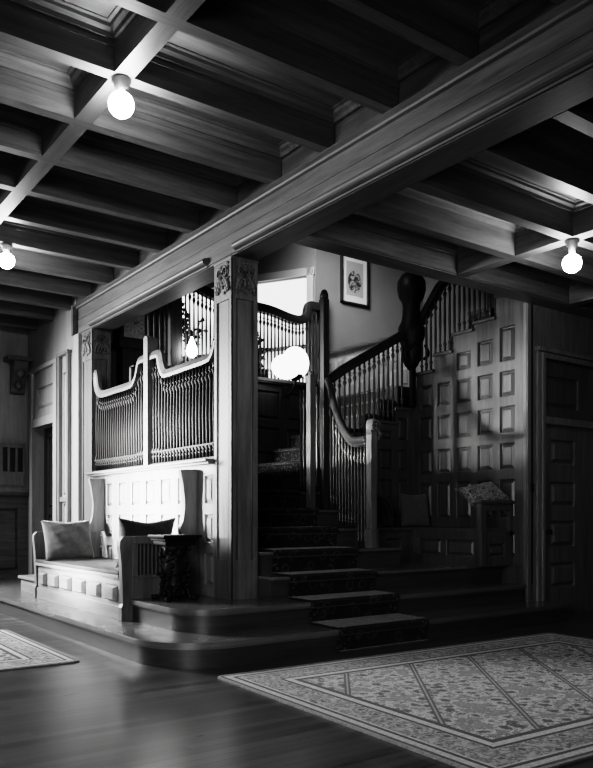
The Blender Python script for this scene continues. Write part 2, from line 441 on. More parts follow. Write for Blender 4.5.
def square_column(o, x0, x1, y0, y1, z0, z1, mat, base_h=.34):
    i = .012
    m = MB().box(x0 + i, x1 - i * .5, y0 + i, y1, z0, z1)
    # stiles and rails leave a recessed panel in each showing face, with inner beads
    zs0, zs1 = z0 + base_h, z1 - .36
    w = .045
    m.box(x0, x0 + i + .002, y0, y0 + w, z0, z1, .004).box(x0, x0 + i + .002, y1 - w, y1, z0, z1, .004)
    m.box(x0 + .0, x0 + w, y0, y0 + i + .002, z0, z1, .004).box(x1 - w, x1, y0, y0 + i + .002, z0, z1, .004)
    m.box(x0 + .001, x0 + i, y0 + .01, y1 - .01, z0, zs0).box(x0 + .01, x1 - .01, y0 + .001, y0 + i, z0, zs0)
    m.box(x0 + .001, x0 + i, y0 + .01, y1 - .01, zs1, z1).box(x0 + .01, x1 - .01, y0 + .001, y0 + i, zs1, z1)
    for q in (.060,):
        for yy in (y0 + q, y1 - q): m.tube([(x0 + i, yy, zs0), (x0 + i, yy, zs1)], .006, 6)
        for xx in (x0 + q, x1 - q): m.tube([(xx, y0 + i, zs0), (xx, y0 + i, zs1)], .006, 6)
    m.build('shaft', mat, o)
    m = MB(); carve(m, 'x', x0 + .002, y0 + .03, y1 - .03, z1 - .31, z1 - .03); carve(m, 'y', y0 + .002, x0 + .03, x1 - .03, z1 - .31, z1 - .03)
    m.build('carved_capital', mat, o)
    MB().box(x0 - .008, x1 + .004, y0 - .008, y1, z1 - .022, z1, .004).build('abacus', mat, o)
col = empty('square_column', (3.575, 5.85, .37), 'tall square oak column with carved leaf capital standing on the second step', 'column')
square_column(col, 3.46, 3.73, 5.70, 6.0, .37, 3.33, COL)
pil = empty('carved_pilaster', (3.57, 9.07, .37), 'half-lit oak pilaster with carved capital at the left end of the settle screen', 'pilaster')
square_column(pil, 3.46, 3.70, 8.90, 9.25, .37, 3.33, COL)

# ------------------------------------------------------------------ platform and stairs
R = [.185, .37, .565, .77, .965, 1.155, 1.35, 1.54, 1.73]
YS = [4.80 + .32 * k for k in range(9)]; YS[1] = 5.17; YS[2] = 5.5
def roundbox(x0, x1, y0, y1, rad, z0, z1, nose, m, m2, wave=False):
    """platform step with a rounded near-left corner: riser in m, nosed tread in m2"""
    def outline(g, rr):
        p = [(x0 - g, y1), (x0 - g, y0 + rad)]
        for k in range(1, 37):
            a = PI + k * (PI / 2) / 36
            p.append((x0 + rad + (rad + g) * math.cos(a), y0 + rad + (rad + g) * math.sin(a)))
        p += [(x1, y0 - g), (x1, y1)]
        return p
    m.extr(outline(0, rad), 'z', z0, z1 - .035)
    m2.extr(outline(nose * .6, rad), 'z', z1 - .05, z1 - .035)
    m2.extr(outline(nose, rad), 'z', z1 - .035, z1 - .006); m2.extr(outline(nose - .006, rad), 'z', z1 - .006, z1)
def base_strip(x0, x1, y0, y1, rad, m):
    p = [(x0, y1), (x0, y0 + rad)]
    for k in range(1, 13):
        a = PI + k * (PI / 2) / 12; p.append((x0 + rad + rad * math.cos(a), y0 + rad + rad * math.sin(a)))
    p += [(x1, y0)]
    q = [(a - .012 if a == x0 else a, b) for a, b in p]
st = empty('staircase', (4.4, 6.0, 0), 'lower oak staircase flight carrying the floral runner right of the square column', 'staircase')
ps = empty('platform_steps', (4.4, 5.2, 0), 'wide low oak platform steps with rounded corner under settle and column', 'steps')
m = MB(); m2 = MB(); roundbox(2.43, 7.0, 4.83, 11.39, .52, 0, R[0], .03, m, m2)
a = m.build('step', RISER, ps); m2.build('tread', STEP, a)
m = MB(); m2 = MB(); roundbox(2.80, 6.76, 5.20, 6.26, .34, R[0], R[1], .03, m, m2); m.box(3.47, 6.76, 6.26, 6.84, R[0], R[1] - .002)
a = m.build('step', RISER, ps); m2.build('tread', STEP, a)
m = MB().box(2.82, 3.46, 8.72, 9.55, R[0], R[1] - .035); m2 = MB().box(2.79, 3.46, 8.70, 9.58, R[1] - .035, R[1], .008)
a = m.build('step', BENCH, ps); m2.build('tread', BENCH, a)
m = MB().box(3.735, 6.745, 5.5, 6.83, R[1], R[2] - .03); m2 = MB().box(3.735, 6.745, 5.475, 6.83, R[2] - .03, R[2], .008)
a = m.build('step', RISER, st); m2.build('tread', STEP, a)
XRt = [0, 0, 0, 5.50, 5.36, 5.26, 5.2, 5.2, 5.2]
for k in range(3, 8):
    y1 = 8.0 if k == 7 else YS[k] + .36
    m = MB().box(3.56, XRt[k], YS[k], y1, R[k - 1] - .02, R[k] - .03); m2 = MB().box(3.56, XRt[k], YS[k] - .025, y1, R[k] - .03, R[k], .008)
    a = m.build('step', RISER, st); m2.build('tread', STEP if k < 7 else RUNNER, a)  # landing tread takes the dark runner colour as painted shade
st2 = empty('stair_flight', (5.9, 7.5, 1.54), 'upper stair flight climbing right from the landing behind the baluster rail', 'staircase')
for k in range(6):
    x0 = 5.24 + .26 * k; z = 1.54 + .19 * (k + 1)
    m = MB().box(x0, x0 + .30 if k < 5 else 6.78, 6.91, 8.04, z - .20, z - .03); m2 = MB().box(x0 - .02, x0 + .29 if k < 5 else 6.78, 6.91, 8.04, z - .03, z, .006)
    a = m.build('step', RUNNER if k < 3 else DARKX, st2); m2.build('tread', RUNNER if k < 3 else STEP, a)  # runner colour on the first steps is painted shade, not carpet
st3 = empty('stair_flight', (7.5, 6.9, 2.68), 'top stair flight returning towards the room behind the stepped nook panelling', 'staircase')
MB().box(6.86, 8.19, 6.86, 8.04, 2.60, 2.68).build('half_landing', STEP, st3)
for k in range(5):
    y1 = 6.86 - .27 * k; z = 2.68 + .19 * (k + 1)
    m = MB().box(6.86, 8.19, y1 - .30, y1, z - .21, z - .03); m2 = MB().box(6.86, 8.19, y1 - .30, y1 + .02, z - .03, z, .006)
    a = m.build('step', RISER, st3); m2.build('tread', STEP, a)

# runner carpet
m = MB(); th = .014; pts = [(4.74, .002)]
pts = []
y_prev = 4.66
pts.append((YS[0] - .004 - .012, 0.004))
for k in range(8):
    yf = (4.83 if k == 0 else 5.20 if k == 1 else YS[k])
    nose = .036
    pts += [(yf - .012, (R[k - 1] if k else 0) + .012), (yf - .012, R[k] - .055), (yf - nose - .004, R[k] - .04), (yf - nose - .006, R[k] - .006), (yf - nose + .006, R[k] + .010)]
    if k == 7: pts.append((7.95, R[k] + .012))
m.v = []
top = pts; n = len(top); W0, W1 = 3.91, 4.91
vs = []
for i, (y, z) in enumerate(top):
    t = Vector(top[min(i + 1, n - 1)]) - Vector(top[max(i - 1, 0)]); t.normalize(); nn = Vector((-t.y, t.x))
    for x in (W0, W1):
        vs.append((x, y + nn.x * .006, z + nn.y * .006)); vs.append((x, y - nn.x * .004, z - nn.y * .004))
fs = []
for i in range(n - 1):
    a = i * 4; b = a + 4
    fs += [(a, a + 2, b + 2, b), (a + 1, b + 1, b + 3, a + 3), (a, b, b + 1, a + 1), (a + 2, a + 3, b + 3, b + 2)]
m.add(vs, fs)
tag(m.build('stair_runner', RUNNER), 'dark floral stair runner carpet laid down the middle of the stair steps', 'carpet')

# ------------------------------------------------------------------ dado wall behind the settle and baluster screen above
cols = [(5.02 + 1.0, 6.18), (6.33, 6.46), (6.55, 6.71), (6.85, 7.08), (7.19, 7.43), (7.55, 7.78), (7.91, 8.13), (8.29, 8.45), (8.58, 8.78)]
ops = []
for a, b_ in cols:
    for z0, z1 in ((.46, .76), (.85, 1.11), (1.20, 1.46)): ops.append((a, b_, z0, z1))
m = MB().panels(FX(3.46), (6.0, 8.9), (.37, 1.57), ops, .03, .03, .012); m.box(3.49, 3.58, 6.0, 8.9, .37, 1.57)
struct(m.build('wall_settle_dado', PALE))
m = MB().box(3.37, 3.62, 6.0, 8.9, 1.575, 1.60, .006); m.box(3.40, 3.60, 6.0, 8.9, 1.555, 1.575, .003)
struct(m.build('trim_1', RAILY))

scr = empty('baluster_screen', (3.50, 7.4, 1.60), 'pale-railed oak baluster screen with centre post rising above the settle', 'screen')
XS = 3.50
railR = smooth([(7.33, 2.735), (7.19, 2.735), (7.13, 2.71), (7.09, 2.60), (7.02, 2.515), (6.9, 2.505), (6.55, 2.51), (6.2, 2.515), (6.09, 2.54), (6.02, 2.66)], 5)
railL = smooth([(7.43, 2.735), (7.58, 2.735), (7.64, 2.71), (7.69, 2.60), (7.77, 2.52), (7.9, 2.505), (8.21, 2.505), (8.55, 2.505), (8.70, 2.53), (8.79, 2.62), (8.83, 2.77), (8.86, 2.78)], 5)
for rl in (railR, railL): MB().sweep(rl, 'x', XS, .085, .085).build('top_rail', RAILY, scr)
m = MB().box(3.44, 3.56, 7.33, 7.43, 1.60, 2.90, .006); m.extr([(7.33 + .05 - .05 * math.cos(t * PI / 10), 2.90 + .05 * math.sin(t * PI / 10)) for t in range(11)], 'x', 3.44, 3.56, True)
m.build('post', RAILY, scr)
MB().box(3.47, 3.54, 6.0, 8.9, 1.60, 1.625).build('bottom_rail', MIDZ, scr)
MB().box(3.48, 3.525, 6.0, 8.9, 1.735, 1.752).build('mid_rail', MIDZ, scr)
for (a, b_, rl) in ((6.03, 7.33, railR), (7.43, 8.87, railL)):
    nb = int((b_ - a) / .062)
    for k in range(nb):
        y = a + (k + .5) * (b_ - a) / nb
        zt = interp([(p[0], p[1]) for p in rl], y) - .03
        spindle(SP_MID, scr, XS, y, 1.62, zt)

# ------------------------------------------------------------------ settle
se = empty('oak_settle', (3.1, 7.45, .185), 'long built-in oak settle with square front panels below the bright dado', 'bench')
MB().box(2.70, 3.455, 6.34, 8.62, .575, .61, .008).build('seat', SEATD, se)
ops = [(6.41, 6.68, .33, .485), (6.79, 7.06, .33, .485), (7.17, 7.44, .33, .485), (7.55, 7.82, .33, .485), (7.93, 8.2, .33, .485), (8.3, 8.5, .33, .485)]
m = MB().panels(FX(2.73), (6.34, 8.62), (.185, .575), ops, .04, .022, .012, proud=True); m.box(2.70, 2.73, 6.34, 8.62, .545, .575, .004).box(2.715, 2.73, 6.34, 8.62, .185, .30, .003)
m.build('front_panel', BENCH, se)
def arm(y0, y1, mat, full):
    e = MB()
    # frame of the end with an opening
    zt = .90
    prof_front = [(2.70, .185), (2.70, .30), (2.715, .33), (2.71, .5), (2.70, .7), (2.685, .83), (2.69, .88), (2.72, .915), (2.80, .915)] + [(2.80, .185)]
    e.extr(prof_front, 'y', y0, y1)
    e.box(2.80, 3.13 if full else 3.45, y0, y1, .845, .915); e.box(2.80, 3.13 if full else 3.45, y0, y1, .185, .56)
    e.box(2.80, 2.86, y0, y1, .56, .845); e.box(3.13, 3.455, y0, y1, .185, .915)
    o = e.build('armrest', mat, se, bevel=.006)
    MB().box(2.86, 3.13, y1 - .018, y1 - .008, .56, .85).build('backing', DARK, o)  # dark sheet added behind the open spindles to stand in for shade
    MB().box(2.86, 3.13, y0 + .01, y1 - .01, .56, .575).box(2.85, 3.14, y0 - .012, y1 + .012, .55, .562).build('sill', mat, o)
    for k in range(7):
        x = 2.88 + k * .038; s_ = MB().box(x, x + .016, (y0 + y1) / 2 - .01, (y0 + y1) / 2 + .01, .57, .85).build('spindle', mat, o)
arm(6.27, 6.335, BENCHD, True); arm(8.62, 8.685, BENCHD, True)
for y0 in (6.275, 8.48):
    p = smooth([(3.445, .915), (3.30, .915), (3.27, .98), (3.30, 1.06), (3.315, 1.2), (3.30, 1.35), (3.27, 1.51)], 4) + [(3.445, 1.52)]
    MB().extr(p, 'y', y0, y0 + .055).build('wing', BENCHD, se)

# cushions ------------------------------------------------------------------
def pillow(name, w, h_, t, mat, loc, rx, rz, label, cat='cushion', pinch=.10, corner=.06, roll=0, seed=0):
    rnd = random.Random(seed); N = 22; vs = []; fs = []
    for side in (1, -1):
        for i in range(N + 1):
            for j in range(N + 1):
                u = -1 + 2 * i / N; v = -1 + 2 * j / N
                e = max(0, (1 - abs(u) ** 2.6)) ** .55 * max(0, (1 - abs(v) ** 2.6)) ** .55
                px = u * w / 2 * (1 - pinch * (1 - v * v) * 0 - corner * (1 - abs(v) ** 1.5) * abs(u) ** 3)
                pz = v * h_ / 2 * (1 - corner * (1 - abs(u) ** 1.5) * abs(v) ** 3)
                wr = .006 * math.sin(u * 9 + v * 5 + seed) + .004 * math.sin(v * 17 - u * 6)
                vs.append((px, side * (t / 2 * e + wr * e), pz + h_ / 2 - .02 * (1 - abs(u)) * (v > 0) * v * 1.0))
    K = (N + 1) ** 2
    for sd in range(2):
        for i in range(N):
            for j in range(N):
                a = sd * K + i * (N + 1) + j; q = (a, a + 1, a + N + 2, a + N + 1); fs.append(q if sd else q[::-1])
    bm = bmesh.new(); bv = [bm.verts.new(v) for v in vs]
    for f in fs:
        try: bm.faces.new([bv[i] for i in f])
        except ValueError: pass
    bmesh.ops.remove_doubles(bm, verts=bm.verts[:], dist=.0006)
    me = bpy.data.meshes.new(name); bm.to_mesh(me); bm.free()
    for p in me.polygons: p.use_smooth = True
    me.materials.append(mat); o = bpy.data.objects.new(name, me); C.objects.link(o)
    o.location = loc; o.rotation_euler = (rx, roll, rz); ORG[o.name] = Vector(loc)
    return tag(o, label, cat)
CL1 = tapestry('mid_grey_cushion_cloth', .055, .075, 6); CL2 = tapestry('dark_cushion_cloth', .035, .055, 10)
CL3 = tapestry('floral_cushion_cloth', .05, .36, 16, 3.0); CL4 = tapestry('small_check_cushion_cloth', .10, .14, 30); CL5 = tapestry('black_velvet_cloth', .012, .02, 10)
pillow('seat_cushion', .58, .46, .17, CL1, (2.99, 8.30, .605), -.28, .12, 'plain grey square cushion leaning at the far left end of the settle', seed=1)
pillow('seat_cushion', .56, .46, .17, CL2, (3.03, 6.52, .625), .16, -.03, 'dark cushion with pointed corners leaning behind the near settle arm', corner=.13, seed=2)

# carved pedestal stool ------------------------------------------------------
pd = empty('carved_pedestal', (3.08, 6.02, .37), 'small black carved pedestal stand with flat top beside the settle arm', 'pedestal')
m = MB().box(2.90, 3.26, 5.86, 6.18, .905, .93, .006).box(2.92, 3.24, 5.88, 6.16, .88, .905, .004).box(2.935, 3.225, 5.895, 6.145, .84, .88, .01); m.build('top', CARVED, pd)
m = MB(); m.lathe([(.09, .40), (.12, .42), (.10, .46), (.08, .52), (.10, .60), (.11, .66), (.08, .72), (.085, .78), (.13, .84)], 3.08, 6.02, 14); 
for s_ in (0, PI):
    m.tube([(3.08 + .085 * math.cos(t * .55 + s_), 6.02 + .085 * math.sin(t * .55 + s_), .42 + t * .024) for t in range(18)], [.03 - .001 * t for t in range(18)], 8)
rnd = random.Random(3)
for k in range(46):
    a = rnd.random() * 2 * PI; z = .43 + rnd.random() * .40; r = .105 + .035 * rnd.random()
    m.ball((3.08 + r * math.cos(a), 6.02 + r * math.sin(a), z), (.022, .022, .014 + .02 * rnd.random()), 7)
m.build('carved_body', CARVED, pd)
for k in range(4):
    a = PI / 4 + k * PI / 2; c_, s_ = math.cos(a), math.sin(a)
    pts = smooth([(.05, .50), (.11, .47), (.13, .42), (.15, .385), (.19, .385), (.195, .41)], 4)
    m = MB().tube([(3.08 + r * c_, 6.02 + r * s_, z) for r, z in pts], .017, 8); m.ball((3.08 + .175 * c_, 6.02 + .175 * s_, .392), (.03, .03, .022), 8)
    m.build('foot', CARVED, pd)

# ------------------------------------------------------------------ left wall beyond the screen, with a door
m = MB()
ops = [(10.22, 10.96, 2.58, 2.88)]
Dr = (10.19, 11.09, 0.185, 2.33)
m.panels(FX(3.46), (9.43, 11.39), (.185, 3.95), ops + [(9.70, 9.90, .45, 1.25), (9.70, 9.90, 1.35, 2.95)], .03, .03, .012, skip=lambda u, v: Dr[0] < u < Dr[1] and v < Dr[3])
# the panel grid above has no cut at the door, so lay the wall out in three strips instead
m = MB()
m.panels(FX(3.46), (9.43, 10.19), (.185, 3.95), [(9.68, 9.90, .45, 1.25), (9.68, 9.90, 1.35, 2.95)], .03, .03)
m.panels(FX(3.46), (11.09, 11.39), (.185, 3.95), [], .03)
m.panels(FX(3.46), (10.19, 11.09), (2.33, 3.95), [(10.24, 10.98, 2.57, 2.88)], .03, .035)
m.box(3.49, 3.60, 9.25, 10.19, .185, 3.95).box(3.49, 3.60, 11.09, 11.39, .185, 3.95).box(3.49, 3.60, 10.19, 11.09, 2.33, 3.95)
m.box(3.42, 3.60, 9.25, 9.43, .37, 3.33, .005)
struct(m.build('wall_left_far', WLEFT))
m = MB(); m.box(3.42, 3.46, 10.06, 10.19, .185, 3.13, .008).box(3.42, 3.46, 11.09, 11.20, .185, 3.13, .008).box(3.41, 3.46, 10.02, 11.24, 3.10, 3.16, .008).box(3.43, 3.46, 10.19, 11.09, 2.33, 2.45, .006)
m.box(3.435, 3.45, 10.19, 10.23, .185, 2.33).box(3.46, 3.60, 10.155, 10.19, .185, 2.33)
struct(m.build('trim_2', WLEFT))
m = MB(); m.box(3.41, 3.46, 9.60, 9.655, .185, 3.17, .008).box(3.41, 3.46, 9.93, 9.985, .185, 3.17, .008).box(3.40, 3.46, 9.58, 10.0, 3.15, 3.19, .006).box(3.425, 3.46, 9.655, 9.93, 1.27, 1.33, .005)
m.box(3.43, 3.46, 9.43, 9.47, .37, 3.70, .006)
struct(m.build('trim_3', PALE))
struct(MB().panels(FX(3.62), (10.19, 11.09), (.185, 2.33), [(10.3, 10.98, .4, 1.1), (10.3, 10.98, 1.2, 2.2)], .03).build('door_1', DARK))
# far wall
m = MB().panels(FY(11.39), (-2.2, 3.46), (1.40, 3.95), [(1.7, 2.9, 2.25, 3.2)], .03, .03); m.box(-2.2, 3.46, 11.42, 11.5, 0, 3.95)
struct(m.build('wall_far', WLEFT))
m = MB().panels(FY(11.37), (-2.2, 3.46), (.0, 1.38), [(x, x + .42, .3, 1.2) for x in (2.9, 2.4, 1.9, 1.4)], .03, .03); m.box(-2.2, 3.46, 11.33, 11.38, 1.38, 1.43, .006)
struct(m.build('wall_far_dado', WX))
bk = empty('carved_corbel', (3.30, 11.3, 2.83), 'small carved bracket high in the far left corner below the beams', 'bracket')
m = MB().extr([(11.36, 2.83), (11.33, 2.85), (11.31, 2.95), (11.24, 3.08), (11.16, 3.18), (11.14, 3.28), (11.36, 3.28)], 'x', 3.20, 3.40); m.build('bracket_body', WX, bk)
m = MB().ball((3.3, 11.2, 3.12), (.07, .06, .08), 10); m.ball((3.3, 11.28, 2.95), (.05, .04, .07), 10); m.build('carved_leaf', WX, bk)
MB().box(3.10, 3.45, 11.10, 11.36, 3.28, 3.34, .008).build('shelf', WX, bk)
nc = empty('slatted_rack', (3.25, 11.3, 1.52), 'pale slatted rack fixed to the far wall at left edge', 'rack')
m = MB().box(3.05, 3.40, 11.30, 11.355, 1.52, 1.72, .005).box(3.05, 3.40, 11.30, 11.355, 2.06, 2.12, .005); 
for x in (3.05, 3.15, 3.26, 3.365): m.box(x, x + .035, 11.30, 11.355, 1.72, 2.06)
m.build('frame', PALE, nc); MB().box(3.06, 3.39, 11.345, 11.358, 1.70, 2.08).build('backing', DARK, nc)

# ------------------------------------------------------------------ nook: panelled walls
# wall on the right of the nook (faces left), stepped at the top under the third flight
colsY = [(5.31, 5.52), (5.61, 5.83), (5.92, 6.14), (6.23, 6.44), (6.53, 6.73)]
rows = [(.66, .92), (1.06, 1.49), (1.59, 1.88), (1.99, 2.28), (2.38, 2.66)]
tops = [3.47, 3.27, 3.16, 3.06, 2.84]
lim = [5.15, 5.565, 5.875, 6.185, 6.485, 6.84]
tp = [3.47, 3.24, 3.17, 2.98, 2.80]
m = MB()
for i, (a, b_) in enumerate(colsY):
    ops = [(a, b_, z0, z1) for z0, z1 in rows]
    zt = tp[i]
    if i == 0: ops.append((a, b_, 2.76, 3.14))
    elif zt - 2.75 > .3: ops.append((a, b_, 2.76, zt - .20))
    m.panels(FX(6.75), (lim[i], lim[i + 1]), (.565, zt), ops, .03, .035, .014)
    m.box(6.78, 6.84, lim[i], lim[i + 1], .37, zt)
    m.box(6.72, 6.85, lim[i], lim[i + 1], zt, zt + .03)
struct(m.build('wall_nook_right', PANEL))
# string wall at the back of the nook under the second flight
lx = [5.20, 5.51, 5.82, 6.13, 6.46, 6.75]; tz = [1.78, 1.88, 2.02, 2.19, 2.37]
m = MB()
for i in range(5):
    a, b_ = lx[i] + .06, lx[i + 1] - .06
    if i == 4: a, b_ = 6.50, 6.66
    ops = [(a, b_, .65, .90), (a, b_, 1.08, 1.53)]
    if tz[i] > 1.95: ops.append((a, b_, 1.63, 1.89 if i == 3 else min(1.9, tz[i] - .12)))
    if i == 3: ops.append((a, b_, 2.0, 2.11))
    if i == 4: ops.append((a, b_, 2.0, 2.28))
    m.panels(FY(6.84), (lx[i], lx[i + 1]), (.565, tz[i]), ops, .03, .03, .014)
    m.box(lx[i], lx[i + 1], 6.87, 6.90, .37, tz[i]); m.box(lx[i] - .01, lx[i + 1], 6.81, 6.90, tz[i], tz[i] + .035)
struct(m.build('wall_nook_back', PANEL))

# right wall (faces the room) with door
m = MB()
m.box(6.80, 7.04, 5.15, 5.30, 0, 3.33).box(7.04, 8.0, 5.15, 5.30, 2.80, 3.33).box(8.0, 9.0, 5.15, 5.30, 0, 3.33)
m.box(6.74, 6.80, 5.135, 5.16, 0, 3.33, .006); m.box(6.735, 6.80, 5.15, 5.19, .37, 3.33)
struct(m.build('wall_right', wood('oak_right_wall', 'z', .11, .22, .45)))
m = MB(); m.box(6.89, 6.95, 5.12, 5.15, 0, 2.86, .008).box(6.955, 7.0, 5.105, 5.15, 0, 2.84, .008).box(7.005, 7.04, 5.125, 5.16, 0, 2.80, .004)
m.box(6.87, 8.2, 5.09, 5.15, 2.84, 2.89, .008).box(7.0, 8.04, 5.12, 5.15, 2.78, 2.84, .005).box(8.0, 8.1, 5.11, 5.15, 0, 2.84, .008)
m.box(7.04, 8.0, 5.13, 5.2, 2.08, 2.16, .005)
struct(m.build('trim_4', wood('oak_door_casing', 'z', .12, .26, .42)))
m = MB().panels(FY(5.19), (7.04, 8.0), (2.16, 2.80), [(7.12, 7.72, 2.27, 2.62)], .03, .04)
struct(m.build('transom_panel', PANEL))
d2 = struct(MB().panels(FY(5.18), (7.04, 8.0), (0, 2.08), [(7.19, 7.64, z0, z1) for z0, z1 in ((1.65, 1.93), (1.19, 1.47), (.74, 1.04), (.30, .58))], .035, .045, .016).build('door_2', wood('oak_right_door', 'z', .09, .2, .36)))
k_ = MB().ball((7.09, 5.12, .92), (.028, .028, .028), 12); k_.tube([(7.09, 5.18, .92), (7.09, 5.13, .92)], .012); k_.build('door_knob', IRON, d2)
sw = empty('switch_plate', (6.81, 5.14, 1.35), 'small dark switch plate on the post beside the right door', 'switch')
MB().box(6.785, 6.835, 5.127, 5.135, 1.35, 1.43, .002).build('plate', IRON, sw); MB().box(6.803, 6.817, 5.118, 5.128, 1.375, 1.405, .002).build('toggle', BRASS, sw)
struct(MB().box(8.2, 8.3, 5.3, 8.1, 0, 5.2).build('wall_hall_right', PLASTER))
struct(MB().box(9.0, 9.1, -1.2, 5.3, 0, 3.65).build('wall_room_right', WX))

# nook bench
nb_ = empty('nook_bench', (6.0, 6.3, .565), 'dark L-shaped corner bench in the panelled nook right of the stairs', 'bench')
m = MB().extr([(5.40, 6.80), (5.40, 6.33), (6.24, 6.33), (6.24, 5.38), (6.71, 5.38), (6.71, 6.80)], 'z', .93, .96); m.build('seat', PANEL, nb_, bevel=.006)
m = MB().panels(FY(6.36), (5.42, 6.27), (.565, .93), [(5.50, 5.77, .66, .84), (5.86, 6.1, .66, .84)], .03, .03)
m.panels(FX(6.27), (5.40, 6.36), (.565, .93), [(5.46, 5.85, .66, .84), (5.93, 6.28, .66, .84)], .03, .03)
m.build('front_panel', PANEL, nb_)
m = MB(); m.box(6.23, 6.30, 5.32, 5.39, .565, 1.22, .006); m.box(6.21, 6.74, 5.31, 5.40, 1.22, 1.255, .008); m.box(6.30, 6.74, 5.335, 5.375, .87, .93); m.box(6.70, 6.745, 5.335, 5.375, .565, 1.22)
m.panels(FY(5.34), (6.30, 6.70), (.565, .87), [(6.37, 6.62, .66, .80)], .03, .03)
m.box(6.30, 6.70, 5.335, 5.375, 1.15, 1.22)
m.build('armrest', PANEL, nb_)
pillow('seat_cushion', .44, .40, .14, CL4, (6.46, 6.50, .965), -.16, -.05, 'mid-grey square cushion standing on the nook bench', seed=4)
pillow('seat_cushion', .34, .40, .13, CL5, (6.10, 6.62, .965), -.14, .3, 'black cushion behind the left edge of the grey nook cushion', corner=.13, seed=5)
pillow('seat_cushion', .50, .36, .14, CL3, (6.46, 5.36, 1.22), -.95, -.2, 'light floral cushion draped over the arm of the nook bench', roll=-.18, corner=.12, seed=6)

# ------------------------------------------------------------------ balustrades
# first flight
b1 = empty('curved_balustrade', (5.13, 6.2, .8), 'dark baluster rail sweeping down in a curve to the scrolled newel post', 'balustrade')
xb = lambda y: 5.13 + (y - 5.8) * .14 / .9
r1 = smooth([(5.86, 1.86), (6.0, 1.86), (6.14, 1.88), (6.28, 1.98), (6.42, 2.14), (6.54, 2.34), (6.60, 2.5), (6.66, 2.58)], 5)
m = MB()
P = [Vector((xb(y), y, z)) for y, z in r1]
m.tube(P, .04, 10); m.tube([p + Vector((0, 0, -.045)) for p in P], .028, 8)
m.build('handrail', DARKSP, b1)
for k in range(12):
    y = 5.90 + k * .062; z0 = R[3]
    for q in range(3, 8):
        if y >= YS[q]: z0 = R[q]
    spindle(SP_STAIR, b1, xb(y), y, z0, interp(r1, y) - .05)
# second, outer row that runs on up past the newel
for k in range(6): spindle(SP_STAIR, b1, 5.17, 6.72 + k * .06, R[6], 2.5)
nw = empty('scrolled_newel_post', (5.13, 5.78, .77), 'slender oak newel post with scrolled top at the foot of the curved rail', 'newel post')
m = MB().box(5.08, 5.18, 5.73, 5.83, .77, .95, .006).box(5.09, 5.17, 5.74, 5.82, .95, 1.90, .006)
m.extr([(5.09, 1.90), (5.09, 2.0), (5.10, 2.04), (5.13, 2.06), (5.16, 2.04), (5.17, 2.0), (5.17, 1.90)], 'y', 5.74, 5.82, True)
m.build('post', COL, nw)
m = MB(); m.tube([(5.13 + (.02 + .045 * (1 - t / 14)) * math.cos(t * .55), 5.73, 1.98 + (.02 + .045 * (1 - t / 14)) * math.sin(t * .55)) for t in range(15)], .013, 8)
m.tube([(5.19, 5.78 - .03 + .03 * math.cos(t * .5), 1.97 - .012 * t) for t in range(12)], .018, 8)
m.ball((5.20, 5.77, 1.93), (.03, .03, .04), 8); m.build('carved_scroll', COL, nw)
# tall slim posts at the landing
pa = MB().box(4.985, 5.06, 6.60, 6.675, R[5], 2.60, .006); pa.ball((5.0225, 6.6375, 2.62), .03, 10)
tag(pa.build('newel_post', COL), 'plain slim post rising from the upper steps just below the bright lamp', 'newel post')
pb = empty('tall_newel_post', (5.27, 6.72, R[6]), 'tall dark newel post with rounded top standing between lamp and framed picture', 'newel post')
MB().box(5.235, 5.305, 6.685, 6.755, R[5], 3.48, .006).build('post', DARK, pb)
MB().lathe([(.03, 3.48), (.042, 3.50), (.045, 3.53), (.035, 3.565), (.012, 3.585)], 5.27, 6.72, 12).build('finial', DARK, pb)

# second flight balustrade
b2 = empty('stair_balustrade', (5.9, 6.80, 2.0), 'dark baluster rail climbing right below the framed picture', 'balustrade')
r2 = [(5.30, 2.55), (5.62, 2.76), (6.60, 3.31)]
MB().sweep(r2, 'y', 6.82, .09, .10).build('handrail', DARKX, b2)
for k in range(17):
    x = 5.35 + k * .075; z0 = 1.8
    for i in range(5):
        if x >= lx[i]: z0 = tz[i] + .03
    spindle(SP_STAIR, b2, x, 6.83, z0, interp(r2, x) - .04)
# third flight balustrade on top of the panelled wall
b3 = empty('stair_balustrade', (6.78, 6.1, 3.0), 'dark balusters on the stepped top of the nook panelling', 'balustrade')
r3 = [(5.2, 4.45), (6.2, 3.97), (6.45, 3.80), (6.76, 3.45)]
MB().sweep(r3[::-1], 'x', 6.78, .09, .10).build('handrail', DARK, b3)
for k in range(20):
    y = 6.72 - k * .075
    z0 = tp[max(i for i in range(5) if y >= lim[i])] + .03
    if interp(r3, y) - .04 - z0 > .1: spindle(SP_STAIR, b3, 6.78, y, z0, interp(r3, y) - .04)
# carved corner newel
n3 = empty('carved_corner_newel', (6.68, 6.80, 2.38), 'thick black carved newel with bulbous top at the turn of the stairs', 'newel post')
MB().box(6.65, 6.72, 6.76, 6.81, 2.41, 3.0, .01).build('post', CARVED, n3)
m = MB().lathe([(.03, 2.86), (.08, 2.92), (.11, 3.0), (.12, 3.08), (.12, 3.14), (.14, 3.20), (.165, 3.28), (.16, 3.38), (.125, 3.45), (.11, 3.52), (.105, 3.62), (.11, 3.68), (.15, 3.74), (.175, 3.84), (.17, 3.94), (.12, 4.02), (.05, 4.06), (.02, 4.10), (.02, 4.2)], 6.68, 6.80, 18)
rnd = random.Random(5)
for k in range(60):
    a = rnd.random() * 2 * PI; z = rnd.choice([2.98, 3.05, 3.10, 3.26, 3.3, 3.34, 3.82, 3.9]); q = .10 if z < 3.2 else .135; m.ball((6.68 + q * math.cos(a), 6.80 + q * math.sin(a), z + .03 * rnd.random()), (.03, .03, .035), 7)
